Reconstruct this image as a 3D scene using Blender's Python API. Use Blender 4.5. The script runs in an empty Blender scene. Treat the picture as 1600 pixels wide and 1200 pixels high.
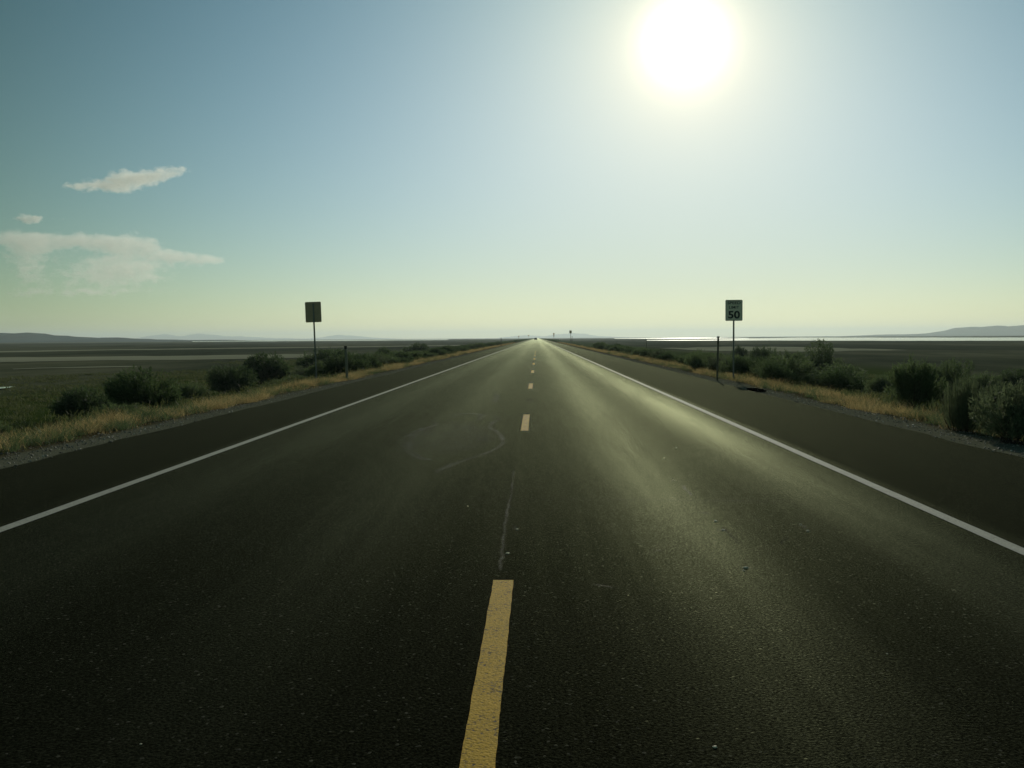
import bpy, math, random
import numpy as np
from mathutils import Matrix, Vector
rad = math.radians

# ------------------------------------------------------------------ camera
sc = bpy.context.scene
COL = sc.collection
F, H = 1490.0, 1.45
cd = bpy.data.cameras.new('camera'); cam = bpy.data.objects.new('camera', cd); COL.objects.link(cam)
cd.sensor_width = 36.0; cd.lens = F/1600*36.0; cd.clip_start = 0.05; cd.clip_end = 90000
CM = Matrix.Rotation(rad(1.54), 4, 'Z') @ Matrix.Rotation(rad(90-2.76), 4, 'X') @ Matrix.Rotation(rad(-0.36), 4, 'Z')
cam.matrix_world = Matrix.Translation((0, 0, H)) @ CM
sc.camera = cam
sc.view_settings.view_transform = 'Standard'; sc.view_settings.look = 'None'
sc.view_settings.exposure = 0.0; sc.view_settings.gamma = 1.0
sc.cycles.use_denoising = True
sc.cycles.max_bounces = 6; sc.cycles.diffuse_bounces = 2; sc.cycles.glossy_bounces = 2
sc.cycles.transmission_bounces = 2; sc.cycles.transparent_max_bounces = 8; sc.cycles.volume_bounces = 5
sc.cycles.sample_clamp_indirect = 3.0; sc.cycles.sample_clamp_direct = 12.0

# ------------------------------------------------------------------ world and sun
SUN_EL, SUN_AZ = 16.7, 8.7                      # degrees above the horizon, degrees right of the road (+Y)
SUN = Vector((math.sin(rad(SUN_AZ))*math.cos(rad(SUN_EL)), math.cos(rad(SUN_AZ))*math.cos(rad(SUN_EL)), math.sin(rad(SUN_EL))))
w = bpy.data.worlds.new("World"); sc.world = w; w.use_nodes = True

class NT:
    """small helper round a node tree"""
    def __init__(s, tree): s.t = tree; s.n = tree.nodes; s.l = tree.links; s.n.clear()
    def new(s, typ, **kw):
        n = s.n.new(typ)
        for k, v in kw.items():
            if k[0] == '_': setattr(n, k[1:], v)
            else:
                n.inputs[k.replace('_', ' ')].default_value = v
        return n
    def val(s, x, sock):
        if hasattr(x, 'links'): s.l.new(x, sock)
        else: sock.default_value = x
    def math(s, op, a, b=0.0, c=None, clamp=False):
        n = s.n.new('ShaderNodeMath'); n.operation = op; n.use_clamp = clamp
        s.val(a, n.inputs[0]); s.val(b, n.inputs[1])
        if c is not None: s.val(c, n.inputs[2])
        return n.outputs[0]
    def vmath(s, op, a, b=None):
        n = s.n.new('ShaderNodeVectorMath'); n.operation = op
        s.val(a, n.inputs[0])
        if b is not None: s.val(b, n.inputs[1])
        return n.outputs['Value'] if op in ('DOT_PRODUCT', 'LENGTH') else n.outputs[0]
    def mix(s, f, a, b, blend='MIX'):
        n = s.n.new('ShaderNodeMix'); n.data_type = 'RGBA'; n.blend_type = blend
        s.val(f, n.inputs[0])
        for x, k in ((a, 6), (b, 7)):
            if isinstance(x, (tuple, list)) and len(x) == 3: x = (*x, 1)
            s.val(x, n.inputs[k])
        return n.outputs[2]
    def ramp(s, fac, stops, interp='LINEAR'):
        n = s.n.new('ShaderNodeValToRGB'); r = n.color_ramp; r.interpolation = interp
        while len(r.elements) < len(stops): r.elements.new(0.5)
        for e, (p, c) in zip(r.elements, stops):
            e.position = p; e.color = (c, c, c, 1) if not isinstance(c, (tuple, list)) else (*c, 1)
        s.val(fac, n.inputs[0]); return n.outputs[0]
    def smooth(s, x, lo, hi):
        n = s.n.new('ShaderNodeMapRange'); n.interpolation_type = 'SMOOTHSTEP'
        s.val(x, n.inputs[0]); n.inputs[1].default_value = lo; n.inputs[2].default_value = hi
        return n.outputs[0]
    def noise(s, vec, scale, detail=2.0, rough=0.5, dist=0.0, out=0):
        n = s.n.new('ShaderNodeTexNoise'); s.val(vec, n.inputs['Vector'])
        n.inputs['Scale'].default_value = scale; n.inputs['Detail'].default_value = detail
        n.inputs['Roughness'].default_value = rough; n.inputs['Distortion'].default_value = dist
        return n.outputs[out]
    def scale(s, vec, xyz, loc=(0, 0, 0)):
        n = s.n.new('ShaderNodeMapping'); s.val(vec, n.inputs[0])
        n.inputs['Scale'].default_value = xyz; n.inputs['Location'].default_value = loc
        return n.outputs[0]

def build_world():
    g = NT(w.node_tree)
    sky = g.n.new('ShaderNodeTexSky'); sky.sky_type = 'NISHITA'; sky.sun_disc = False
    sky.sun_elevation = rad(SUN_EL); sky.sun_rotation = rad(SUN_AZ)
    sky.altitude = 1200; sky.air_density = 1.0; sky.dust_density = 1.0; sky.ozone_density = 1.0
    co = g.n.new('ShaderNodeTexCoord').outputs['Generated']
    d = g.vmath('NORMALIZE', co)
    sx = g.n.new('ShaderNodeSeparateXYZ'); g.l.new(d, sx.inputs[0]); z = sx.outputs[2]
    # dusty summer air: the clean-air model tinted by height above the horizon and distance from the sun
    c = g.vmath('DOT_PRODUCT', d, tuple(SUN))
    ang = g.math('MULTIPLY', g.math('ARCCOSINE', g.math('MINIMUM', c, 0.999999)), 57.2958)
    zp = g.math('MINIMUM', g.math('MAXIMUM', z, 0.0), 0.36)
    feats = [g.math('ADD', 1.0, 0.0), zp, g.math('MULTIPLY', zp, zp), g.math('DIVIDE', g.math('MINIMUM', ang, 45.0), 30.0),
             g.math('EXPONENT', g.math('DIVIDE', g.math('MAXIMUM', ang, 2.5), -3.5)), g.math('EXPONENT', g.math('DIVIDE', zp, -0.04)),
             g.math('POWER', g.math('DIVIDE', g.math('MINIMUM', ang, 40.0), 30.0), 2.0),
             g.math('MULTIPLY', g.math('EXPONENT', g.math('DIVIDE', zp, -0.13)), g.math('EXPONENT', g.math('DIVIDE', ang, -16.0)))]
    W = [(-1.787, -1.995, -2.092), (-2.879, -1.996, -2.171), (0.909, 1.111, 1.359), (-0.429, -0.036, 0.277), (1.059, 0.765, 0.491), (0.311, 0.305, 0.152), (-0.412, -0.485, -0.799), (-5.608, -4.563, -3.697)]
    chan = []
    for k in range(3):
        acc = W[0][k]+2.813
        for f_, w_ in zip(feats[1:], W[1:]): acc = g.math('ADD', g.math('MULTIPLY', f_, w_[k]), acc)
        chan.append(g.math('EXPONENT', acc))
    cc = g.n.new('ShaderNodeCombineColor')
    for k in range(3): g.l.new(chan[k], cc.inputs[k])
    col = g.mix(1.0, sky.outputs[0], cc.outputs[0], 'MULTIPLY')
    # aureole of forward-scattered light round the sun
    core = g.math('MULTIPLY', g.math('EXPONENT', g.math('DIVIDE', ang, -.6)), 190.0)
    col = g.mix(1.0, col, g.mix(1.0, (1.0, 0.98, 0.88), core, 'MULTIPLY'), 'ADD')
    bg = g.n.new('ShaderNodeBackground'); g.l.new(col, bg.inputs[0]); bg.inputs[1].default_value = 0.06
    out = g.n.new('ShaderNodeOutputWorld'); g.l.new(bg.outputs[0], out.inputs[0])
build_world()

sl = bpy.data.lights.new('sun', 'SUN'); sl.energy = 2.0; sl.angle = rad(0.5); sl.color = (1.0, 0.96, 0.79)
so = bpy.data.objects.new('sun', sl); COL.objects.link(so)
so.rotation_euler = SUN.to_track_quat('Z', 'Y').to_euler()

# ------------------------------------------------------------------ terrain profile and pixel helper
RC, LL, RL, AL, AR = -0.21, -4.13, 3.24, -6.1, 5.7         # centre dashes, edge lines, asphalt edges (metres)
def zt(x, y=0.0):
    """height of the ground beside the road"""
    s = (AL-x) if x < 0 else (x-AR)
    if s <= 0: return -0.02
    pts = [(0, -0.02), (0.6, -0.06), (2.0, -0.2), (4.5, -0.62), (10.5, -1.8), (1e9, -1.8)]
    for (a, za), (b, zb) in zip(pts, pts[1:]):
        if s < b:
            t = (s-a)/(b-a); z = za+(zb-za)*t; break
    if s > 0.4:
        k = min(1, (s-.4)/3)*max(0.0, min(1.0, 1-(s-14)/12))
        z += k*(0.06*math.sin(x*1.3+y*0.37)+0.05*math.sin(y*0.9+x*0.5))
    return z
def ray(px, py): return (CM.to_3x3() @ Vector(((px-800)/F, -(py-600)/F, -1))).normalized()
def at(px, py):
    """the point of the terrain seen at a pixel of the photograph, and its depth"""
    d = ray(px, py); t = 2.0
    while t < 4000:
        x, y, z = d.x*t, d.y*t, H+d.z*t
        if z <= zt(x, y): break
        t *= 1.002
    return Vector((x, y, zt(x, y))), t

# ------------------------------------------------------------------ mesh helpers
def np_mesh(name, verts, faces, mats, midx=None, smooth=False):
    """faces: (n,k) int array"""
    me = bpy.data.meshes.new(name); verts = np.asarray(verts, np.float32); faces = np.asarray(faces, np.int32)
    n, k = faces.shape
    me.vertices.add(len(verts)); me.vertices.foreach_set('co', verts.ravel())
    me.loops.add(n*k); me.loops.foreach_set('vertex_index', faces.ravel())
    me.polygons.add(n); me.polygons.foreach_set('loop_start', np.arange(0, n*k, k, dtype=np.int32))
    if midx is not None: me.polygons.foreach_set('material_index', np.asarray(midx, np.int32))
    if smooth: me.polygons.foreach_set('use_smooth', np.ones(n, bool))
    for m in mats: me.materials.append(m)
    me.update(calc_edges=True); me.validate(); return me
def link(name, me, parent=None, loc=(0, 0, 0), rz=0.0):
    o = bpy.data.objects.new(name, me); COL.objects.link(o); o.location = loc; o.rotation_euler = (0, 0, rz)
    if parent: o.parent = parent
    return o
def tag(o, label=None, cat=None, group=None, kind=None):
    if label: o['label'] = label
    if cat: o['category'] = cat
    if group: o['group'] = group
    if kind: o['kind'] = kind
    return o
class MB:
    """collects boxes, prisms and tubes into one mesh"""
    def __init__(s): s.v = []; s.f = []
    def add(s, vs, fs):
        b = len(s.v); s.v += [tuple(v) for v in vs]; s.f += [tuple(i+b for i in f) for f in fs]; return s
    def box(s, x0, x1, y0, y1, z0, z1, m=None):
        v = [(x, y, z) for z in (z0, z1) for x, y in ((x0, y0), (x1, y0), (x1, y1), (x0, y1))]
        if m is not None: v = [m @ Vector(p) for p in v]
        return s.add(v, [(3, 2, 1, 0), (4, 5, 6, 7), (0, 1, 5, 4), (1, 2, 6, 5), (2, 3, 7, 6), (3, 0, 4, 7)])
    def tube(s, pts, r, n=8, cap=True):
        pts = [Vector(p) for p in pts]; rr = r if isinstance(r, (list, tuple)) else [r]*len(pts); vs = []; fs = []
        for i, p in enumerate(pts):
            t = (pts[min(i+1, len(pts)-1)]-pts[max(i-1, 0)]).normalized()
            u = t.orthogonal().normalized(); q = t.cross(u)
            for k in range(n):
                a = 2*math.pi*k/n; vs.append(p+(u*math.cos(a)+q*math.sin(a))*rr[i])
        for i in range(len(pts)-1):
            for k in range(n):
                fs.append((i*n+k, i*n+(k+1) % n, (i+1)*n+(k+1) % n, (i+1)*n+k))
        if cap: fs.append(tuple(range(n-1, -1, -1))); fs.append(tuple((len(pts)-1)*n+k for k in range(n)))
        return s.add(vs, fs)
    def prism(s, poly, y0, y1):
        """polygon in x,z extruded along y"""
        n = len(poly)
        return s.add([(x, y0, z) for x, z in poly]+[(x, y1, z) for x, z in poly],
                     [tuple(range(n)), tuple(range(2*n-1, n-1, -1))]+[(i, i+n, (i+1) % n+n, (i+1) % n) for i in range(n)])
    def build(s, name, mat, parent=None, loc=(0, 0, 0), smooth=False, bevel=0):
        me = bpy.data.meshes.new(name); me.from_pydata(s.v, [], s.f); me.materials.append(mat)
        if smooth:
            for p in me.polygons: p.use_smooth = True
        o = link(name, me, parent, loc)
        if bevel:
            b = o.modifiers.new('bevel', 'BEVEL'); b.width = bevel; b.segments = 2; b.limit_method = 'ANGLE'
        return o

# ------------------------------------------------------------------ materials
def material(name):
    m = bpy.data.materials.new(name); m.use_nodes = True; g = NT(m.node_tree)
    out = g.n.new('ShaderNodeOutputMaterial'); b = g.n.new('ShaderNodeBsdfPrincipled'); g.l.new(b.outputs[0], out.inputs[0])
    return m, g, b, out
def plain(name, col, rough=0.6, metal=0.0, var=0.15, scale=20.0, spec=0.5, bump=0.0):
    m, g, b, o = material(name)
    co = g.n.new('ShaderNodeTexCoord').outputs['Object']
    n = g.noise(co, scale, 4, 0.6)
    g.l.new(g.mix(n, tuple(c*(1-var) for c in col), tuple(min(1, c*(1+var)) for c in col)), b.inputs['Base Color'])
    b.inputs['Roughness'].default_value = rough; b.inputs['Metallic'].default_value = metal
    b.inputs['Specular IOR Level'].default_value = spec
    if bump:
        bp = g.n.new('ShaderNodeBump'); bp.inputs['Strength'].default_value = bump; bp.inputs['Distance'].default_value = 0.01
        g.l.new(n, bp.inputs['Height']); g.l.new(bp.outputs[0], b.inputs['Normal'])
    return m

def asphalt_mat():
    m, g, b, o = material('asphalt')
    geo = g.n.new('ShaderNodeNewGeometry').outputs['Position']
    sx = g.n.new('ShaderNodeSeparateXYZ'); g.l.new(geo, sx.inputs[0]); x, y = sx.outputs[0], sx.outputs[1]
    # wander of the wheel tracks
    wob = g.noise(g.scale(geo, (0.0, 0.03, 0.0)), 1.0, 2)
    xx = g.math('ADD', x, g.math('MULTIPLY', g.math('SUBTRACT', wob, 0.5), 0.6))
    def band(c, wd):
        q = g.math('DIVIDE', g.math('SUBTRACT', xx, c), wd)
        return g.math('EXPONENT', g.math('MULTIPLY', g.math('MULTIPLY', q, q), -1.0))
    tracks = None
    for c, wd, k in ((1.05, .5, .8), (2.6, .46, .85), (-1.45, .5, .5), (-3.25, .42, .4)):
        bnd = g.math('MULTIPLY', band(c, wd), k)
        tracks = bnd if tracks is None else g.math('ADD', tracks, bnd)
    big = g.noise(g.scale(geo, (0.35, 0.08, 1)), 1.0, 5, 0.6)
    mid = g.noise(g.scale(geo, (0.9, 0.10, 1)), 1.0, 4, 0.55)
    tracks = g.math('MULTIPLY', tracks, g.smooth(mid, -0.25, 0.65), clamp=True)
    shoulder = g.math('MAXIMUM', g.smooth(x, RL+.05, RL+.25), g.smooth(x, LL-.05, LL-.25))
    streak = g.noise(g.scale(geo, (7.0, 0.25, 1)), 1.0, 4, 0.6)
    # aggregate: light and dark chips in a dark binder
    vo = g.n.new('ShaderNodeTexVoronoi'); vo.inputs['Scale'].default_value = 90; g.l.new(geo, vo.inputs['Vector'])
    chip = g.n.new('ShaderNodeSeparateColor'); g.l.new(vo.outputs['Color'], chip.inputs[0])
    fine = g.noise(geo, 70.0, 5, 0.75)
    col = g.mix(g.smooth(chip.outputs[0], 0.1, 1.0), (0.004, 0.0048, 0.003), (0.014, 0.0148, 0.0100))
    col = g.mix(g.smooth(big, 0.35, 0.7), col, g.mix(1.0, col, (1.3, 1.3, 1.2), 'MULTIPLY'))
    col = g.mix(g.smooth(fine, 0.38, 0.62), g.mix(1.0, col, (0.3, 0.3, 0.3), 'MULTIPLY'), g.mix(1.0, col, (1.3, 1.3, 1.3), 'MULTIPLY'))
    pale = g.smooth(chip.outputs[1], 0.985, 0.999)
    col = g.mix(pale, col, (0.10, 0.095, 0.075))
    col = g.mix(g.math('MULTIPLY', tracks, 0.4), col, (0.020, 0.021, 0.014))
    col = g.mix(g.math('MULTIPLY', shoulder, 0.35), col, (0.006, 0.0066, 0.0045))
    g.l.new(col, b.inputs['Base Color'])
    # polished tracks shine, the rest is rough
    r = g.math('SUBTRACT', 0.72, g.math('MULTIPLY', tracks, 0.12))
    r = g.math('ADD', r, g.math('MULTIPLY', shoulder, 0.08))
    r = g.math('ADD', r, g.math('MULTIPLY', g.math('SUBTRACT', big, 0.5), 0.10))
    r = g.math('SUBTRACT', r, g.math('MULTIPLY', g.smooth(chip.outputs[2], 0.985, 1.0), 0.22))
    g.l.new(r, b.inputs['Roughness'])
    b.inputs['Specular IOR Level'].default_value = 0
    h = g.math('ADD', g.math('MULTIPLY', g.math('SUBTRACT', 1.0, vo.outputs['Distance']), 0.5), fine)
    bp = g.n.new('ShaderNodeBump'); bp.inputs['Strength'].default_value = 0.45; bp.inputs['Distance'].default_value = 0.005
    g.l.new(h, bp.inputs['Height']); g.l.new(bp.outputs[0], b.inputs['Normal'])
    # only part of the rough aggregate shows a glossy face: diffuse stone under a partial olive bitumen gloss
    gl = g.n.new('ShaderNodeBsdfGlossy'); gl.inputs[0].default_value = (.91, .97, .64, 1)
    g.l.new(r, gl.inputs['Roughness']); g.l.new(bp.outputs[0], gl.inputs['Normal'])
    fr = g.n.new('ShaderNodeFresnel'); fr.inputs[0].default_value = 1.22; g.l.new(bp.outputs[0], fr.inputs['Normal'])
    k = g.math('MULTIPLY', fr.outputs[0], g.math('MULTIPLY', g.math('ADD', g.math('SUBTRACT', 0.040, g.math('MULTIPLY', shoulder, .016)), g.math('MULTIPLY', tracks, 0.068)), g.math('MULTIPLY', g.math('ADD', .5, streak), g.math('ADD', .25, g.math('MULTIPLY', g.smooth(fine, .36, .64), 1.5)))), clamp=True)
    k = g.math('ADD', k, g.math('MULTIPLY', g.math('POWER', fr.outputs[0], 20.0), g.math('SUBTRACT', .85, g.math('MULTIPLY', shoulder, .35))), clamp=True)
    mx = g.n.new('ShaderNodeMixShader'); g.l.new(k, mx.inputs[0]); g.l.new(b.outputs[0], mx.inputs[1]); g.l.new(gl.outputs[0], mx.inputs[2])
    g.l.new(mx.outputs[0], o.inputs[0])
    return m
M = {}
M['asphalt'] = asphalt_mat()

def paint_mat(name, col, wear):
    m, g, b, o = material(name)
    geo = g.n.new('ShaderNodeNewGeometry').outputs['Position']
    n1 = g.noise(geo, 60.0, 5, 0.75); n2 = g.noise(geo, 5.0, 4, 0.6)
    vo = g.n.new('ShaderNodeTexVoronoi'); vo.inputs['Scale'].default_value = 90; g.l.new(geo, vo.inputs['Vector'])
    c = g.mix(n2, tuple(k*0.72 for k in col), tuple(k*1.1 for k in col))
    c = g.mix(g.smooth(n1, 0.3, 0.6), g.mix(1.0, c, (0.6, 0.6, 0.55), 'MULTIPLY'), c)
    hole = g.smooth(g.math('ADD', n1, g.math('MULTIPLY', n2, 0.35)), wear+0.05, wear-0.03)
    c = g.mix(hole, c, (0.03, 0.03, 0.024))
    g.l.new(c, b.inputs['Base Color']); b.inputs['Roughness'].default_value = 0.8
    b.inputs['Specular IOR Level'].default_value = 0.12
    bp = g.n.new('ShaderNodeBump'); bp.inputs['Strength'].default_value = 0.6; bp.inputs['Distance'].default_value = 0.005
    g.l.new(g.math('ADD', n1, g.math('MULTIPLY', vo.outputs['Distance'], -.6)), bp.inputs['Height']); g.l.new(bp.outputs[0], b.inputs['Normal'])
    return m
M['yellow'] = paint_mat('yellow_road_paint', (0.78, 0.46, 0.022), 0.56)
M['white'] = paint_mat('white_road_paint', (0.55, 0.55, 0.47), 0.50)

def stain_mat(name, col, alpha, scale=3.0, rough=0.6):
    m, g, b, o = material(name)
    geo = g.n.new('ShaderNodeNewGeometry').outputs['Position']
    n = g.noise(geo, scale, 5, 0.7); n2 = g.noise(geo, 45, 4, 0.8)
    b.inputs['Base Color'].default_value = (*col, 1); b.inputs['Roughness'].default_value = rough
    u = g.n.new('ShaderNodeUVMap'); su = g.n.new('ShaderNodeSeparateXYZ'); g.l.new(u.outputs[0], su.inputs[0])
    edge = g.smooth(su.outputs[0], 0.0, 1.0)
    a = g.math('MULTIPLY', g.math('MULTIPLY', g.smooth(n, 0.25, 0.65), g.smooth(n2, 0.2, 0.8)), g.math('MULTIPLY', edge, alpha), clamp=True)
    g.l.new(a, b.inputs['Alpha']); b.inputs['Specular IOR Level'].default_value = 0.05
    return m
M['dry_stain'] = stain_mat('dried_water_stain', (0.15, 0.155, 0.09), 0.55, 2.0)
M['stain_film'] = stain_mat('dried_water_film', (0.085, 0.09, 0.05), 0.24, 1.2)
M['oil'] = stain_mat('oil_stain', (0.004, 0.004, 0.004), 1.0, 2.0, 0.9)

def dirt_mat():
    """verge soil, embankment and the mud flats beyond"""
    m, g, b, o = material('verge_and_mud_flats')
    geo = g.n.new('ShaderNodeNewGeometry').outputs['Position']
    sx = g.n.new('ShaderNodeSeparateXYZ'); g.l.new(geo, sx.inputs[0]); x, y = sx.outputs[0], sx.outputs[1]
    s = g.math('MAXIMUM', g.math('SUBTRACT', AL, x), g.math('SUBTRACT', x, AR))
    n1 = g.noise(geo, 1.2, 5, 0.6); n2 = g.noise(geo, 25, 5, 0.7); far = g.noise(g.scale(geo, (0.012, 0.005, 0)), 1.0, 6, 0.6)
    far2 = g.noise(g.scale(geo, (0.003, 0.0012, 0)), 1.0, 5, 0.55)
    gravel = g.mix(n2, (0.095, 0.098, 0.066), (0.25, 0.25, 0.175))
    soil = g.mix(n1, (0.05, 0.042, 0.02), (0.11, 0.085, 0.04))
    green = g.mix(n1, (0.03, 0.055, 0.012), (0.09, 0.12, 0.032))
    mud = g.mix(g.smooth(far, 0.42, 0.58), (0.066, 0.078, 0.050), (0.135, 0.142, 0.088))
    mud = g.mix(g.smooth(far2, 0.56, 0.66), mud, (0.17, 0.18, 0.12))
    near = g.noise(g.scale(geo, (0.09, 0.03, 0)), 1.0, 6, 0.7)
    mud = g.mix(g.smooth(near, .35, .65), g.mix(1.0, mud, (.72, .76, .72), 'MULTIPLY'), g.mix(1.0, mud, (1.25, 1.2, 1.2), 'MULTIPLY'))
    c = g.mix(g.smooth(g.math('ADD', s, g.math('MULTIPLY', n1, 1.2)), 1.3, 2.0), gravel, soil)
    c = g.mix(g.smooth(g.math('ADD', s, g.math('MULTIPLY', n1, 2.0)), 3.2, 5.2), c, green)
    c = g.mix(g.smooth(g.math('ADD', s, g.math('MULTIPLY', far, 24.0)), 34.0, 46.0), c, mud)
    g.l.new(c, b.inputs['Base Color']); b.inputs['Roughness'].default_value = 0.95; b.inputs['Specular IOR Level'].default_value = 0.0
    bp = g.n.new('ShaderNodeBump'); bp.inputs['Strength'].default_value = 0.7; bp.inputs['Distance'].default_value = 0.03
    g.l.new(g.math('ADD', n2, n1), bp.inputs['Height']); g.l.new(bp.outputs[0], b.inputs['Normal'])
    return m
M['dirt'] = dirt_mat()

def leaf_mat(name, c0, c1, trans, var=0.5):
    m, g, b, o = material(name)
    oi = g.n.new('ShaderNodeObjectInfo').outputs['Random']
    geo = g.n.new('ShaderNodeNewGeometry'); ri = geo.outputs['Random Per Island']
    n = g.noise(geo.outputs['Position'], 2.2, 3, 0.6)
    k = g.math('ADD', g.math('MULTIPLY', ri, 0.45), g.math('ADD', g.math('MULTIPLY', oi, 0.35*var*2), g.math('MULTIPLY', g.math('SUBTRACT', n, .4), 0.9)), clamp=True)
    c = g.mix(k, c0, c1)
    g.l.new(c, b.inputs['Base Color']); b.inputs['Roughness'].default_value = 0.65; b.inputs['Specular IOR Level'].default_value = 0.15
    tr = g.n.new('ShaderNodeBsdfTranslucent'); g.l.new(c, tr.inputs[0])
    mx = g.n.new('ShaderNodeMixShader'); mx.inputs[0].default_value = trans
    g.l.new(b.outputs[0], mx.inputs[1]); g.l.new(tr.outputs[0], mx.inputs[2]); g.l.new(mx.outputs[0], o.inputs[0])
    return m
M['leaf_dark'] = leaf_mat('dark_shrub_leaf', (0.040, 0.064, 0.028), (0.125, 0.18, 0.07), 0.5)
M['leaf_mid'] = leaf_mat('green_shrub_leaf', (0.068, 0.10, 0.042), (0.19, 0.25, 0.105), 0.52)
M['leaf_pale'] = leaf_mat('grey_green_leaf', (0.075, 0.10, 0.052), (0.18, 0.215, 0.11), 0.45)
M['leaf_cover'] = leaf_mat('low_cover_leaf', (0.055, 0.072, 0.024), (0.19, 0.20, 0.078), 0.42)
M['straw'] = leaf_mat('dry_grass', (0.17, 0.12, 0.045), (0.80, 0.62, 0.29), 0.55)
M['twig'] = plain('twig_bark', (0.035, 0.028, 0.018), 0.9, 0, 0.3)

def stone_mat():
    m, g, b, o = material('verge_stone')
    ri = g.n.new('ShaderNodeNewGeometry').outputs['Random Per Island']
    c = g.ramp(ri, [(0.0, (0.10, 0.095, 0.075)), (0.6, (0.22, 0.21, 0.16)), (0.93, (0.38, 0.36, 0.29)), (1.0, (0.75, 0.72, 0.62))])
    g.l.new(c, b.inputs['Base Color']); b.inputs['Roughness'].default_value = 0.75; return m
M['stone'] = stone_mat()
M['white_stone'] = plain('pale_pebble', (0.8, 0.70, 0.5), 0.7, 0, 0.2)
M['galv'] = plain('galvanised_steel', (0.20, 0.21, 0.19), 0.55, 0.6, 0.25)
M['sign_back'] = plain('dull_aluminium', (0.44, 0.34, 0.21), 0.65, 0.0, 0.2, 6)
M['sign_face'] = plain('weathered_white_sheeting', (0.82, 0.77, 0.60), 0.6, 0, 0.12, 8)
M['black'] = plain('black_lettering', (0.012, 0.013, 0.012), 0.6, 0, 0.1)
M['yellow_face'] = plain('yellow_sheeting', (0.35, 0.25, 0.03), 0.6, 0, 0.1)
M['wood'] = plain('weathered_post', (0.12, 0.11, 0.07), 0.85, 0, 0.35, 12, bump=0.4)
M['deli'] = plain('pale_plastic_post', (0.17, 0.18, 0.13), 0.6, 0, 0.15)
M['deli_dark'] = plain('dark_reflector_cap', (0.03, 0.03, 0.022), 0.6, 0, 0.15)

# ------------------------------------------------------------------ ground, road, markings
def axis(*segs):
    out = []
    for a, b, st in segs: out += list(np.arange(a, b, st))
    return out
def ground():
    pos = axis((0, 12, .5), (12, 30, 1.5), (30, 120, 10), (120, 600, 60), (600, 3000, 400), (3000, 16001, 2000))+[16000]
    xs = sorted(set([AL-p for p in pos]+[AR+p for p in pos]+[AL+.25, AR-.25]))
    ys = axis((-60, 60, .8), (60, 200, 4), (200, 1000, 40), (1000, 4000, 300), (4000, 18001, 2000))+[18000]
    V = [(x, y, zt(x, y) if abs(x) < 400 and -60 <= y < 1200 else (-1.8 if not AL < x < AR else -0.02)) for y in ys for x in xs]
    nx = len(xs); Fc = [(j*nx+i, j*nx+i+1, (j+1)*nx+i+1, (j+1)*nx+i) for j in range(len(ys)-1) for i in range(nx-1)]
    tag(link('ground', np_mesh('ground', V, Fc, [M['dirt']])), kind='structure')
ground()

def strip(name, x0, x1, y0, y1, z, mat, parent=None, rag0=0.0, rag1=0.0, step=None, seed=0):
    """flat strip along the road, its edges ragged by rag0 / rag1 metres"""
    r = random.Random(seed); ys = []; yy = y0
    while yy < y1:
        ys.append(yy); yy += step if step else max(0.15, min(400.0, abs(yy)*0.02+0.1))
    ys.append(y1); V = []; Fc = []; a = b = 0.0
    for q in ys:
        a = a*0.8+r.uniform(-1, 1)*rag0*0.6; b = b*0.8+r.uniform(-1, 1)*rag1*0.6
        V += [(x0+a, q, z), (x1+b, q, z)]
    for i in range(len(ys)-1): Fc.append((2*i, 2*i+1, 2*i+3, 2*i+2))
    return link(name, np_mesh(name, V, Fc, [mat]), parent)
road = tag(strip('road', AL, AR, -30, 9000, 0.0, M['asphalt'], None, .05, .05, seed=3), kind='structure')
strip('edge_line', LL-.055, LL+.055, -30, 4000, .004, M['white'], road, .004, .004, seed=1)
strip('edge_line', RL-.055, RL+.055, -30, 4000, .004, M['white'], road, .004, .004, seed=2)
for k in range(-1, 9):
    y1 = 5.64+12.34*k
    strip('centre_dash', RC-.06, RC+.06, y1-3.15, y1, .004, M['yellow'], road, .003, .003, step=.05 if k < 2 else .5, seed=k+9)

def ribbon(name, pts, wd, z, mat, parent, seed=0):
    """soft-edged irregular line lying on the road: UV x is 1 in the middle, 0 at both edges"""
    r = random.Random(seed); P = []
    for (a, b) in zip(pts, pts[1:]):
        n = max(2, int((Vector(b)-Vector(a)).length/.12))
        P += [tuple(Vector(a).lerp(Vector(b), i/n)) for i in range(n)]
    P.append(pts[-1]); V = []; Fc = []; U = []; ww = wd
    for i, p in enumerate(P):
        t = Vector(P[min(i+1, len(P)-1)])-Vector(P[max(i-1, 0)]); nrm = Vector((-t.y, t.x)).normalized()
        ww = .85*ww+.15*wd*r.uniform(.3, 1.8)
        q = Vector(p)+nrm*r.uniform(-.01, .01)
        e = 0.0 if i in (0, len(P)-1) else 1.0
        for k, u in ((-1, 0), (0, e), (1, 0)):
            V.append((*(q+nrm*ww*k*.5), z)); U.append((u, 0))
    for i in range(len(P)-1):
        for k in (0, 1): Fc.append((3*i+k, 3*i+k+1, 3*i+k+4, 3*i+k+3))
    me = np_mesh(name, V, Fc, [mat]); uv = me.uv_layers.new(name='UVMap')
    for l in me.loops: uv.data[l.index].uv = U[l.vertex_index]
    return link(name, me, parent)
def smoothed(pts, n=3, closed=False):
    for _ in range(n):
        q = []
        rng = range(len(pts)) if closed else range(len(pts)-1)
        for i in rng:
            a, b = Vector(pts[i]), Vector(pts[(i+1) % len(pts)])
            q += [tuple(a*.75+b*.25), tuple(a*.25+b*.75)]
        pts = q+[q[0]] if closed and _ == n-1 else q
    return pts
def gp(px, py): v = ray(px, py); t = -H/v.z; return (v.x*t, v.y*t)
def pix(l): return smoothed([gp(*p) for p in l], 2)
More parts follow.
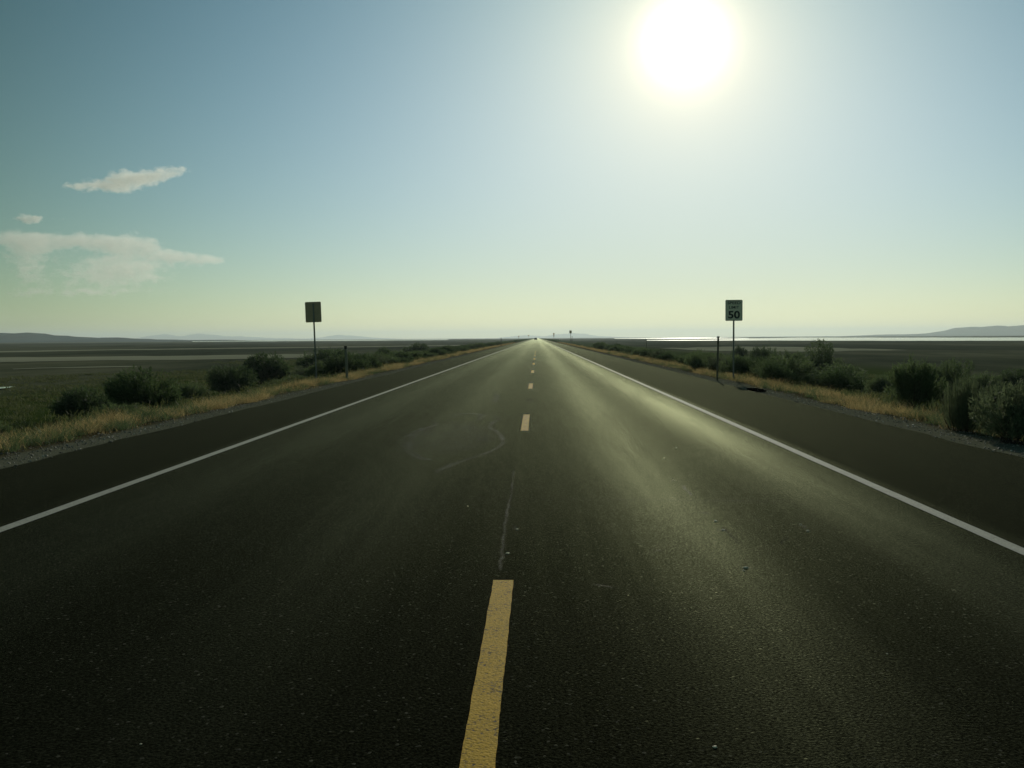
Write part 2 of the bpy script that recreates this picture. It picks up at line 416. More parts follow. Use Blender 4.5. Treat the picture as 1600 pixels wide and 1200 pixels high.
stain = ribbon('water_stain', pix([(668, 653), (690, 648), (740, 645), (784, 652), (768, 662), (762, 668), (780, 676), (788, 688), (782, 698), (762, 708), (735, 716), (700, 728), (668, 748)]), .13, .003, M['dry_stain'], road, 4)
stain['label'] = 'pale outline of a dried water stain in the left lane'
ribbon('water_stain', pix([(696, 654), (716, 647), (745, 646), (756, 653), (735, 660), (712, 660), (698, 656)]), .16, .0035, M['dry_stain'], road, 5)
ribbon('water_stain', pix([(672, 655), (684, 664), (655, 672), (640, 684), (636, 700), (652, 716), (690, 722)]), .2, .0025, M['dry_stain'], road, 6)
ribbon('water_stain', pix([(765, 633), (778, 622), (772, 612)]), .25, .003, M['dry_stain'], road, 7)
ribbon('seam', pix([(804, 722), (801, 760), (797, 780), (790, 806), (787, 840), (783, 880), (781, 900)]), .045, .003, M['dry_stain'], road, 8)
def blob(name, c, rx, ry, z, mat, parent, seed):
    r = random.Random(seed); n = 28; V = [(c[0], c[1], z)]; U = [(1, 0)]; Fc = []
    for ring, rr, u in ((0, .6, 1), (1, 1, 0)):
        for k in range(n):
            a = 2*math.pi*k/n; w_ = rr*r.uniform(.85, 1.1); V.append((c[0]+rx*w_*math.cos(a), c[1]+ry*w_*math.sin(a), z)); U.append((u, 0))
    me = bpy.data.meshes.new(name)
    Fc = [(0, 1+k, 1+(k+1) % n) for k in range(n)]+[(1+k, 1+n+k, 1+n+(k+1) % n, 1+(k+1) % n) for k in range(n)]
    me.from_pydata(V, [], Fc); me.materials.append(mat); uv = me.uv_layers.new(name='UVMap')
    for l in me.loops: uv.data[l.index].uv = U[l.vertex_index]
    return link(name, me, parent)
blob('stain_film', gp(700, 682), .95, 2.7, .002, M['stain_film'], road, 12)
for k_, pl in enumerate([[(1126, 822), (1136, 832), (1143, 838), (1152, 847), (1160, 856)], [(1173, 801), (1183, 812), (1196, 824)], [(1232, 838), (1224, 846), (1219, 851)]]):
    ribbon('crack', [gp(*p) for p in pl], .03, .003, M['oil'], road, 20+k_)
for k_, pl in enumerate([[(1044, 750), (1058, 752)], [(1066, 758), (1074, 768), (1082, 776)], [(1092, 800), (1110, 804)], [(1118, 827), (1134, 830)], [(1248, 820), (1262, 826)], [(1150, 887), (1182, 889)], [(1016, 860), (1038, 862)], [(925, 912), (962, 921)], [(806, 820), (808, 832)], [(1012, 702), (1022, 701)]]):
    ribbon('scuff', [gp(*p) for p in pl], .05, .0032, M['dry_stain'], road, 30+k_)
ribbon('joint', [gp(600, 779), gp(760, 781), gp(900, 780), gp(1060, 782), gp(1250, 784)], .04, .0028, M['stain_film'], road, 50)
blob('oil_spot', gp(828, 625), .11, .45, .006, M['oil'], road, 1)

# water, salt crust and bars lying on the flats
def water_mat(name, col, rough, bump):
    m, g, b, o = material(name)
    geo = g.n.new('ShaderNodeNewGeometry').outputs['Position']
    b.inputs['Base Color'].default_value = (*col, 1); b.inputs['Roughness'].default_value = rough
    bp = g.n.new('ShaderNodeBump'); bp.inputs['Strength'].default_value = bump; bp.inputs['Distance'].default_value = .1
    g.l.new(g.noise(g.scale(geo, (.06, .03, 1)), 1.0, 3), bp.inputs['Height']); g.l.new(bp.outputs[0], b.inputs['Normal'])
    return m
M['water'] = water_mat('shallow_lake_water', (0.03, 0.035, 0.03), 0.1, 0.02)
M['salt'] = plain('pale_salt_crust', (0.36, 0.36, 0.25), 1.0, 0, 0.5, 0.012, spec=0)
M['bar'] = plain('dark_mud_bar', (0.05, 0.05, 0.035), 0.95, 0, 0.2, 0.01)
def fp(px, py, z=-1.8): v = ray(px, py); t = (z-H)/v.z; return (v.x*t, v.y*t)
def flat(name, pts, z, mat, label=None, kind='structure', seed=0, rag=.25):
    """irregular sheet on the flats; pts are its corners as seen, edges broken into ragged steps"""
    r = random.Random(seed); Q = []
    for i in range(len(pts)):
        a, b = pts[i], pts[(i+1) % len(pts)]; n = max(1, int(abs(a[0]-b[0])/18))
        for k in range(n):
            t = k/n; Q.append((a[0]+(b[0]-a[0])*t, a[1]+(b[1]-a[1])*t+(r.uniform(-rag, rag) if k else 0)))
    me = bpy.data.meshes.new(name); me.from_pydata([(*fp(*q, z), z) for q in Q], [], [tuple(range(len(Q)))]); me.materials.append(mat)
    o = tag(link(name, me), kind=kind)
    return o
# coordinates follow the shore lines; horizon near y = 533 - 0.0063 x
def hz(x): return 533.2-0.0063*x
flat('lake', [(1140, 530.2), (1160, 529.0), (1250, 527.3), (1400, 527.4), (1700, 527.3), (1700, 532.3), (1400, 532.4), (1200, 532.0), (1010, 532.0), (1010, 531.2), (1100, 531.0)], -1.70, M['water'], seed=1, rag=.1)
flat('lake', [(960, 528.4), (1110, 527.4), (1170, 528.0), (1170, 529.0), (1100, 528.9), (960, 529.4)], -1.72, M['water'], seed=2, rag=.05)
flat('lake', [(300, hz(300)+1.5), (700, hz(700)+1.4), (700, hz(700)+2.4), (300, hz(300)+2.6)], -1.72, M['water'], seed=3, rag=.1)
flat('salt_flat', [(-60, 559), (120, 557.6), (300, 555.5), (480, 553), (560, 552.4), (560, 555), (480, 558.5), (300, 562), (150, 563), (-60, 567)], -1.74, M['salt'], seed=4)
flat('salt_flat', [(-60, 549.3), (150, 546.2), (520, 541.6), (720, 539), (720, 540.2), (520, 543), (150, 547.6), (-60, 551.8)], -1.74, M['salt'], seed=5, rag=.15)
flat('salt_flat', [(20, 576.2), (60, 574.6), (110, 573.6), (160, 572.4), (214, 571.8), (214, 572.9), (160, 574), (110, 574.8), (60, 575.6), (20, 577.0)], -1.74, M['salt'], seed=6, rag=.2)
flat('pond', [(-60, 607), (-10, 605), (24, 603.6), (12, 606), (-10, 608), (-60, 612)], -1.70, M['water'], seed=7, rag=.3)
flat('salt_flat', [(1030, 544), (1150, 541.6), (1240, 542), (1420, 547), (1250, 549.5), (1100, 547.6)], -1.74, M['salt'], seed=8, rag=.5)

# ------------------------------------------------------------------ hills on the horizon
def hill_mat(name, col):
    m, g, b, o = material(name)
    geo = g.n.new('ShaderNodeNewGeometry').outputs['Position']
    n = g.noise(g.scale(geo, (.004, .004, .012)), 1.0, 6, .6)
    g.l.new(g.mix(g.smooth(n, .3, .7), tuple(c*.7 for c in col), tuple(c*1.3 for c in col)), b.inputs['Base Color'])
    b.inputs['Roughness'].default_value = 1.0; b.inputs['Specular IOR Level'].default_value = 0
    return m
M['hill'] = hill_mat('dry_scrub_hillside', (0.028, 0.06, 0.062))
def ridge(name, D, depth, prof, label, seed, jag=1.0, n=160):
    r = random.Random(seed); cols = []
    x0, x1 = prof[0][0], prof[-1][0]; amp = [r.uniform(0, 6.28) for _ in range(9)]
    for i in range(n+1):
        px = x0+(x1-x0)*i/n
        for (a, ya), (b, yb) in zip(prof, prof[1:]):
            if a <= px <= b+1e-6: py = ya+(yb-ya)*(px-a)/(b-a); break
        wob = sum(math.sin(px*.09*(1.9**k)+amp[k])/(1.7**k) for k in range(5))*.3*jag
        v = ray(px, min(py+wob*min(1, max(0, hz(px)-py)/4), hz(px)-.1)); t = D/v.y
        cols.append((v.x*t, H+v.z*t))
    rows = [(-1.0, 0), (-.75, .12), (-.5, .3), (-.3, .55), (-.15, .8), (0, 1), (.2, .8), (.5, .4), (1, 0)]
    V = []; Fc = []
    for j, (q, hh) in enumerate(rows):
        for i, (x, zc) in enumerate(cols):
            gully = 1+.22*math.sin(i*.9+amp[0]+q*3)*math.sin(i*.37+amp[1])*(1 if 0 < hh < 1 else 0)
            sc_ = (D+q*depth)/D
            V.append((x+r.uniform(-1, 1)*depth*.01, D+q*depth, max(-4, -2.2+(zc+2.2)*hh*gully) if hh else -4))
    m = len(cols)
    for j in range(len(rows)-1):
        for i in range(m-1): Fc.append((j*m+i, j*m+i+1, (j+1)*m+i+1, (j+1)*m+i))
    o = tag(link(name, np_mesh(name, V, Fc, [M['hill']])), kind='structure'); o['label'] = label
    return o
ridge('hills', 2700, 500, [(-260, 519), (-100, 518), (0, 520), (30, 521), (43, 519.6), (60, 522), (78, 523.6), (95, 525.6), (115, 526), (125, 528.6), (150, 529.2), (185, 527.4), (200, 528.8), (225, 530), (290, 531.2), (340, 531.6)], 'low dark hills along the left horizon', 1, .5)
ridge('hills', 6500, 900, [(1350, 524.2), (1380, 522.8), (1440, 521.6), (1475, 519.8), (1490, 515), (1515, 510.5), (1540, 511.4), (1555, 508.4), (1577, 510.2), (1600, 508), (1680, 507), (1800, 512)], 'blue grey mountains along the right horizon', 2, .6)
ridge('hills', 15500, 900, [(110, 531), (150, 526.5), (215, 528), (255, 522), (280, 525), (312, 521.4), (345, 524.5), (390, 526.5), (430, 528), (475, 529), (500, 527), (530, 523.6), (555, 524.4), (590, 528), (620, 529)], 'pale far mountain range on the left of the road', 3, 1.3)
ridge('hills', 16000, 900, [(780, 527.5), (820, 523.8), (850, 525.2), (870, 522.6), (895, 520.4), (915, 521.6), (935, 525), (980, 527)], 'faint far mountain behind the end of the road', 4, .5)

# ------------------------------------------------------------------ signs and posts
def rounded(x0, x1, z0, z1, r, n=5):
    P = []
    for cx, cz, a0 in ((x1-r, z0+r, -90), (x1-r, z1-r, 0), (x0+r, z1-r, 90), (x0+r, z0+r, 180)):
        for k in range(n+1):
            a = rad(a0+90*k/n); P.append((cx+r*math.cos(a), cz+r*math.sin(a)))
    return P
def u_post(z0, z1, y=0.0, wd=.06):
    """U-channel sign post"""
    m = MB(); t = .006; h_ = wd/2
    m.prism_z = None
    for bx in ((-h_, -h_+.018, y+.022, y+.028), (h_-.018, h_, y+.022, y+.028), (-h_+.014, -h_+.020, y, y+.0225), (h_-.020, h_-.014, y, y+.0225), (-h_+.0205, h_-.0205, y-.002, y+.004)):
        m.box(*bx, z0, z1)
    return m
def text_part(body, size, x, z, y, mat, parent, squash=1.0, off=.0):
    c = bpy.data.curves.new('lettering', 'FONT'); c.body = body; c.size = size; c.align_x = 'CENTER'; c.extrude = .0012; c.offset = off
    o = bpy.data.objects.new('lettering', c); COL.objects.link(o); bpy.context.view_layer.update()
    me = bpy.data.meshes.new_from_object(o.evaluated_get(bpy.context.evaluated_depsgraph_get())); bpy.data.objects.remove(o)
    me.materials.clear(); me.materials.append(mat)
    me.transform(Matrix.Translation((x, y, z)) @ Matrix.Rotation(rad(90), 4, 'X') @ Matrix.Diagonal((squash, 1, 1, 1)))
    return link('lettering', me, parent)
def place_y(px, Y):                              # x of a thing seen at photo column px, Y metres down the road
    v = ray(px, hz(px)); return v.x/v.y*Y
def top_z(py, px, Y): v = ray(px, py); return H+v.z/v.y*Y
# speed limit sign
Y = 35.0; X = place_y(1146.5, Y); zb = zt(X, Y)
t = link('speed_limit_sign', None, None, (X, Y, zb))
tag(t, 'white rectangular SPEED LIMIT 50 sign on a steel post on the right verge', 'sign')
zp1, zp0 = top_z(468.5, 1146, Y)-zb, top_z(501.3, 1146, Y)-zb
m = u_post(-.3, zp1-.06); m.build('post', M['galv'], t)
m = MB(); m.prism(rounded(-.31, .31, zp0, zp1, .04), -.012, -.008); pan = m.build('panel', M['sign_face'], t)
m = MB()
for (a, b) in (((-.31, .31, zp0, zp1, .04), .016),):
    O = rounded(*a); I = rounded(a[0]+b, a[1]-b, a[2]+b, a[3]-b, .026); n = len(O)
    m.add([(x, -.0135, z) for x, z in O]+[(x, -.0135, z) for x, z in I]+[(x, -.0122, z) for x, z in O]+[(x, -.0122, z) for x, z in I],
          [(i, (i+1) % n, n+(i+1) % n, n+i) for i in range(n)]+[(2*n+i, 3*n+i, 3*n+(i+1) % n, 2*n+(i+1) % n) for i in range(n)]+
          [(i, 2*n+i, 2*n+(i+1) % n, (i+1) % n) for i in range(n)]+[(n+i, n+(i+1) % n, 3*n+(i+1) % n, 3*n+i) for i in range(n)])
m.build('border', M['deli_dark'], pan)
hh = zp1-zp0
text_part('SPEED', .145, 0, zp1-.185*hh-.015, -.0137, M['black'], pan, 1.22, .0025)
text_part('LIMIT', .135, 0, zp1-.40*hh-.012, -.0137, M['black'], pan, 1.15, .0015)
text_part('50', .37, 0, zp0+.125*hh, -.0137, M['black'], pan, 1.18, .010)
for z in (zp1-.05, zp0+.05):
    m = MB(); m.tube([(0, -.0125, z), (0, -.018, z)], .008, 8); m.build('bolt', M['galv'], t)
# the sign seen from behind
Y = 36.0; X = place_y(493.5, Y); zb = zt(X, Y)
t = link('road_sign', None, None, (X, Y, zb)); t.rotation_euler = (0, rad(-1.6), rad(4))
tag(t, 'grey back of a rectangular road sign on a steel post on the left verge', 'sign')
zp1, zp0 = top_z(471.5, 493, Y)-zb, top_z(503.5, 493, Y)-zb
m = u_post(-.3, zp1-.07); m.build('post', M['galv'], t)
m = MB(); m.prism(rounded(-.31, .29, zp0, zp1, .04), .031, .035); m.build('panel', M['sign_back'], t)
for z in (zp1-.12, zp0+.08):
    m = MB(); m.tube([(0, -.004, z), (0, .03, z)], .009, 8); m.build('bolt', M['galv'], t)
# small far signs
def far_sign(px, Y, top, bot, wd, name, label, shape='rect', second=None, mat='sign_back'):
    X = place_y(px, Y); zb = zt(X, Y); t = link(name, None, None, (X, Y, zb)); tag(t, label, 'sign')
    z1, z0 = top_z(top, px, Y)-zb, top_z(bot, px, Y)-zb; h2 = wd/2
    u_post(-.3, z1-.05, wd=.08).build('post', M['galv'], t)
    m = MB()
    if shape == 'diamond':
        c = (z0+z1)/2; m.prism([(0, z0), (h2, c), (0, z1), (-h2, c)], -.012, -.007)
    else: m.prism(rounded(-h2, h2, z0, z1, .05), -.012, -.007)
    m.build('panel', M[mat], t)
    if second:
        a, b, w2 = second; z1, z0 = top_z(a, px, Y)-zb, top_z(b, px, Y)-zb
        m = MB(); m.prism(rounded(-w2/2, w2/2, z0, z1, .03), -.012, -.007); m.build('plate', M[mat], t)
far_sign(891.5, 215, 516.4, 520.9, .52, 'road_sign', 'small rectangular road sign on a thin post beyond the right verge shrubs')
far_sign(865.3, 400, 520.0, 523.6, .85, 'warning_sign', 'far diamond warning sign with a small plate under it on the right', 'diamond', (524.0, 525.6, .5))
far_sign(810.5, 390, 524.6, 526.6, .35, 'road_sign', 'tiny far road sign on the left verge, nearer of the two left ones')
far_sign(826.0, 640, 523.4, 525.0, .75, 'road_sign', 'tiniest road sign, just left of the oncoming car')
def marker_post(px, Y, top, label, wd=.1, mat='deli', cap='deli_dark', name='delineator_post', lean=0):
    X = place_y(px, Y); zb = zt(X, Y); h_ = top_z(top, px, Y)-zb
    t = link(name, None, None, (X, Y, zb)); t.rotation_euler = (0, rad(lean), 0)
    tag(t, label, 'post', 'roadside marker posts')
    m = MB(); m.box(-wd/2, wd/2, -.012, .012, -.2, h_-.13); m.build('post', M[mat], t, bevel=.004)
    m = MB(); m.box(-wd*.55, wd*.55, -.016, .016, h_-.1295, h_); m.build('reflector', M[cap], t, bevel=.004)
marker_post(541.5, 38, 540.5, 'pale flat marker post with a dark cap beside the left asphalt edge', .105, lean=-2)
marker_post(783.0, 185, 528.0, 'small dark marker post far down the left verge', .12, 'wood')
marker_post(893.8, 225, 525.3, 'thin marker post beside the small far road sign on the right', .1, 'wood')
marker_post(1010.0, 120, 530.5, 'low marker post in the shrubs on the right verge', .07, 'wood')
Y = 32.8; X = place_y(1121, Y); zb = zt(X, Y); h_ = top_z(525.5, 1121, Y)-zb
t = link('wooden_post', None, None, (X, Y, zb)); t.rotation_euler = (0, rad(1.0), 0)
tag(t, 'dark weathered square wooden post left of the speed limit sign', 'post')
m = MB(); m.box(-.028, .028, -.03, .03, -.3, h_-.05); m.build('shaft', M['wood'], t, bevel=.006)
m = MB(); m.box(-.04, .04, -.045, .045, h_-.0495, h_); m.build('cap', M['deli_dark'], t, bevel=.006)

# ------------------------------------------------------------------ car far down the road
M['car_paint'] = plain('dark_car_paint', (0.03, 0.032, 0.035), 0.25, 0.3, 0.05)
M['glass'] = plain('car_glass', (0.02, 0.025, 0.025), 0.08, 0, 0.05)
M['rubber'] = plain('tyre_rubber', (0.015, 0.015, 0.015), 0.8, 0, 0.1)
M['lampglass'] = plain('headlight_glass', (0.6, 0.6, 0.55), 0.15, 0, 0.05)
def car(px, Y):
    t = link('car', None, None, (place_y(px, Y), Y, 0)); tag(t, 'tiny dark car coming towards us at the far end of the road', 'car')
    prof = [(-2.3, .35), (-2.35, .62), (-2.2, .85), (-1.2, .98), (-.55, 1.42), (.9, 1.46), (1.75, 1.05), (2.3, .98), (2.35, .4), (2.2, .3), (-2.1, .3)]
    m = MB(); n = len(prof)
    def wdt(z): return .9 if z < 1.0 else .9-(z-1.0)*.5
    m.add([(-wdt(z), y, z) for y, z in prof]+[(wdt(z), y, z) for y, z in prof], [tuple(range(n)), tuple(range(2*n-1, n-1, -1))]+[(i, i+n, (i+1) % n+n, (i+1) % n) for i in range(n)])
    m.build('body', M['car_paint'], t, bevel=.03)
    m = MB(); m.add([(-.78, -1.16, 1.02), (.78, -1.16, 1.02), (.66, -.62, 1.4), (-.66, -.62, 1.4)], [(0, 1, 2, 3)]); m.build('windscreen', M['glass'], t, (0, -.03, .03))
    for sx in (-1, 1):
        for y in (-1.45, 1.45):
            m = MB(); m.tube([(sx*.72, y, .33), (sx*.93, y, .33)], .33, 20); wh = m.build('wheel', M['rubber'], t)
            m = MB(); m.tube([(sx*.925, y, .33), (sx*.94, y, .33)], .2, 14); m.build('rim', M['galv'], wh)
        m = MB(); m.box(sx*.62-.16, sx*.62+.16, -2.38, -2.3, .6, .76); m.build('headlight', M['lampglass'], t, bevel=.02)
        m = MB(); m.box(sx*1.0-.09, sx*1.0+.09, -.85, -.75, .98, 1.1); m.build('mirror', M['car_paint'], t, bevel=.02)
car(837.0, 590)

# ------------------------------------------------------------------ shrubs, grass, stones
rng = np.random.default_rng(7)
def unit(v): return v/np.maximum(np.linalg.norm(v, axis=-1, keepdims=True), 1e-9)
def leaf_quads(pos, direc, L, W_, side=None):
    """one narrow quad per leaf"""
    n = len(pos); rnd = rng.normal(size=(n, 3)); sd = unit(np.cross(direc, rnd))
    L = np.broadcast_to(L, (n,))[:, None]; W_ = np.broadcast_to(W_, (n,))[:, None]
    a = pos-sd*W_*.5; b = pos+sd*W_*.5; c = pos+direc*L+sd*W_*.28; d = pos+direc*L-sd*W_*.28
    V = np.stack([a, b, c, d], 1).reshape(-1, 3)
    return V, np.arange(n*4).reshape(n, 4)
def shrub(seed, kind='round', nt=300, per=34, lobes=4):
    """unit shrub: about 1 m wide and 0.62 m high; twigs fan out from the base, leaves along their outer part"""
    r = np.random.default_rng(seed)
    # lobes give the uneven outline
    C = np.stack([r.uniform(-.26, .26, lobes), r.uniform(-.22, .22, lobes), r.uniform(.2, .36, lobes)], 1); C[0] = (0, 0, .27)
    R = r.uniform(.15, .28, lobes); R[0] = .3
    if kind == 'tall': C[:, 2] += r.uniform(0, .34, lobes); C[0] = (0, 0, .28); R = r.uniform(.12, .22, lobes); R[0] = .28
    li = r.integers(0, lobes, nt); dr = unit(r.normal(size=(nt, 3))); dr[:, 2] = np.abs(dr[:, 2])*1.1-.25; dr = unit(dr)
    if kind == 'wispy':
        tip = np.stack([r.normal(0, .26, nt), r.normal(0, .22, nt), r.uniform(.3, .75, nt)], 1); tip[:, 2] *= 1-.55*np.hypot(tip[:, 0], tip[:, 1])
    else: tip = C[li]+dr*R[li][:, None]*r.uniform(.9, 1.05, nt)[:, None]
    tip[:, 2] = np.maximum(tip[:, 2], .03)
    base = np.stack([r.normal(0, .06, nt), r.normal(0, .06, nt), np.zeros(nt)], 1)
    if kind == 'wispy': base[:, :2] = tip[:, :2]*.55
    mid = (base+tip)/2; mid[:, :2] *= 1.15; mid[:, 2] *= .85
    t_ = r.uniform(.28 if kind != 'wispy' else .1, 1.0, (nt, per))**.75
    P = ((1-t_)**2)[..., None]*base[:, None]+(2*t_*(1-t_))[..., None]*mid[:, None]+(t_**2)[..., None]*tip[:, None]
    T = unit(tip-mid)[:, None]+r.normal(0, .55 if kind != 'wispy' else .3, (nt, per, 3))
    if kind != 'wispy': P += r.normal(0, .012, P.shape)
    T = unit(T.reshape(-1, 3)); P = P.reshape(-1, 3); keep = P[:, 2] > .01; P = P[keep]; T = T[keep]
    V, Fc = leaf_quads(P, T, r.uniform(.02, .045, len(P)) if kind != 'wispy' else r.uniform(.035, .08, len(P)), .009 if kind != 'wispy' else .006)
    # stems
    ex = np.percentile(np.abs(V[:, 0]), 98)*2; ez = np.percentile(V[:, 2], 99); k3 = np.array([1/ex, 1/ex, 1/ez])
    V = V*k3; base, mid, tip = base*k3, mid*k3, tip*k3
    m = MB()
    for i in range(0, nt, max(1, nt//46)):
        m.tube([base[i], mid[i], tip[i]], [.008, .005, .002], 3, False)
    sv = np.array(m.v); sf = np.array(m.f)
    return V, Fc, sv, sf
PROTO = {}
def proto(key, matk, *a, **k):
    V, Fc, sv, sf = shrub(*a, **k)
    PROTO[key] = (np_mesh('foliage', V, Fc, [M[matk]]), np_mesh('stems', sv, sf, [M['twig']]))
for i in range(4): proto(('dark', i), 'leaf_dark', 11+i, lobes=3+i % 3, nt=380, per=38)
for i in range(4): proto(('mid', i), 'leaf_mid', 21+i, lobes=3+i % 3, nt=340, per=34)
for i in range(3): proto(('tall', i), 'leaf_mid', 31+i, 'tall', lobes=6, nt=380, per=34)
for i in range(2): proto(('pale', i), 'leaf_pale', 41+i, lobes=4, nt=300, per=30)
for i in range(2): proto(('wispy', i), 'leaf_pale', 51+i, 'wispy', nt=520, per=26)
def shrub_at(pos, wd, hh, key, label, group=None, parts=True, name='shrub', rz=None):
    fol, st = PROTO[key]; rz = random.uniform(0, 6.28) if rz is None else rz
    sc_ = (wd/1.0, wd/1.0*random.uniform(.85, 1.1), hh)
    if parts:
        t = link(name, None, None, pos, rz); t.scale = sc_
        link('foliage', fol, t); link('stems', st, t)
    else:
        t = link(name, fol, None, pos, rz); t.scale = sc_
    tag(t, label, 'shrub', group); return t
random.seed(5)
G = 'shrubs growing along both verges'
named = [  # photo column, base row, width px, height px, prototype, label
 (133, 660, 78, 48, ('dark', 0), 'round dark shrub nearest the camera on the left verge'),
 (228, 648, 98, 62, ('dark', 1), 'largest dark shrub of the left verge, wide double dome'),
 (290, 628, 38, 26, ('mid', 0), 'small lighter green shrub at the right foot of the largest dark left shrub'),
 (362, 620, 64, 42, ('dark', 2), 'round dark shrub between the largest left shrub and the back of the sign'),
 (416, 602, 66, 42, ('dark', 3), 'broad dark shrub just left of the pair at the sign back'),
 (502, 588, 64, 36, ('dark', 0), 'dark shrub directly behind the post of the sign seen from behind'),
 (478, 598, 36, 22, ('pale', 0), 'small grey green shrub left of the foot of the sign seen from behind'),
 (519, 585, 32, 15, ('mid', 1), 'low shrub right of the foot of the sign seen from behind'),
 (527, 577, 34, 26, ('dark', 1), 'dark shrub just left of the pale flat marker post'),
 (556, 577, 24, 22, ('dark', 2), 'dark shrub just right of the pale flat marker post'),
 (577, 572, 24, 17, ('mid', 2), 'green shrub second to the right of the pale marker post'),
 (599, 568, 26, 21, ('dark', 3), 'dark shrub third to the right of the pale marker post'),
 (621, 567, 30, 16, ('mid', 3), 'greener shrub fourth to the right of the pale marker post'),
 (650, 561, 34, 20, ('dark', 0), 'wide dark shrub fifth to the right of the pale marker post'),
 (1092, 581, 27, 25, ('mid', 0), 'shrub just left of the dark wooden post'),
 (1121, 583, 36, 26, ('mid', 1), 'shrub behind the foot of the dark wooden post'),
 (1153, 566, 20, 20, ('dark', 1), 'dark shrub just right of the speed limit sign post'),
 (1160, 580, 26, 15, ('mid', 2), 'low shrub in front of the dark one by the speed limit post'),
 (1199, 583, 38, 34, ('dark', 2), 'dark shrub right of the speed limit sign, nearer the sign of two'),
 (1230, 585, 42, 30, ('tall', 0), 'loose lighter shrub right of the dark one by the speed limit sign'),
 (1236, 593, 38, 22, ('mid', 3), 'small round shrub in front of the loose lighter one'),
 (1288, 598, 66, 54, ('tall', 1), 'tall lobed shrub standing against the flats on the right'),
 (1318, 610, 76, 34, ('mid', 0), 'low wide shrub in front of the tall lobed one'),
 (1382, 624, 46, 32, ('mid', 1), 'middling shrub between the low wide one and the tallest right shrub'),
 (1424, 640, 66, 66, ('tall', 2), 'left half of the tallest shrub clump on the right'),
 (1472, 634, 60, 60, ('tall', 0), 'right half of the tallest shrub clump on the right'),
 (1540, 622, 60, 32, ('mid', 2), 'dark green shrub behind the wispy plant on the right'),
 (1590, 620, 58, 36, ('dark', 3), 'dark shrub behind the large pale bush at the right edge'),
 (1506, 675, 84, 72, ('wispy', 0), 'wispy grey green plant with upright stalks beside the right gravel'),
 (1582, 694, 100, 80, ('pale', 1), 'large rounded grey green bush at the right edge by the gravel'),
 (1545, 668, 60, 60, ('pale', 1), 'pale rounded bush between the wispy plant and the bush at the right edge'),
 (1650, 700, 110, 90, ('pale', 0), 'pale bush cut by the right edge of the picture'),
]
taken = []
for px, py, wp, hp, key, lab in named:
    p, tt = at(px, py-1); dpt = p.y
    if p.x < 0: p.z -= .03
    shrub_at((p.x, p.y, p.z-.03), wp/F*dpt*1.08, hp/F*dpt*1.1, key, lab, G, name='sagebrush' if key[0] in ('dark', 'mid') else 'rabbitbrush')
    taken.append((p.x, p.y, wp/F*dpt*.5))
def free(x, y, r_): return all((x-a)**2+(y-b)**2 > (r_+c)**2*.6 for a, b, c in taken)
# rows running away along both verges
nfar = 0
for side in (-1, 1):
    y = 46.0 if side < 0 else 36.0
    while y < 520 and nfar < 250:
        for _ in range(2 if y < 160 else 1):
            s_ = abs(random.gauss(0, 1.0))*1.3+2.9+min(1.0, y*.004)
            x = AL-s_ if side < 0 else AR+s_
            wd = random.uniform(.8, 1.9); hh = wd*random.uniform(.5, .7)
            if hh > 1.1: hh = 1.1
            if free(x, y, wd*.35):
                key = random.choice([('dark', 0), ('dark', 1), ('dark', 2), ('dark', 3), ('mid', 0), ('mid', 1), ('mid', 2), ('mid', 3), ('tall', 0), ('pale', 0)])
                shrub_at((x, y, zt(x, y)-.05), wd, hh, key, ('dark dome shaped shrub in the row shrinking towards the horizon on the left' if side < 0 else 'dome shaped shrub in the row shrinking towards the horizon on the right'), 'shrub row of the left verge' if side < 0 else 'shrub row of the right verge', parts=y < 90, name='sagebrush')
                taken.append((x, y, wd*.5)); nfar += 1
        y += random.uniform(.5, 1.7)*(1+y/110)
# scattered single shrubs on the embankment
for side, n_ in ((-1, 26), (1, 26)):
    for _ in range(n_):
        y = random.uniform(16, 90); s_ = random.uniform(4.2, 13); x = AL-s_ if side < 0 else AR+s_
        wd = random.uniform(.6, 1.3)
        if free(x, y, wd*.5):
            shrub_at((x, y, zt(x, y)-.05), wd, wd*random.uniform(.45, .6), random.choice([('mid', 0), ('mid', 2), ('pale', 1), ('mid', 3)]),
                     'low green shrub in the belt sloping down to the left flats' if side < 0 else 'low green shrub in the belt sloping down to the right flats', 'low shrubs of the left slope' if side < 0 else 'low shrubs of the right slope', name='sagebrush', parts=y < 60)
            taken.append((x, y, wd*.5))
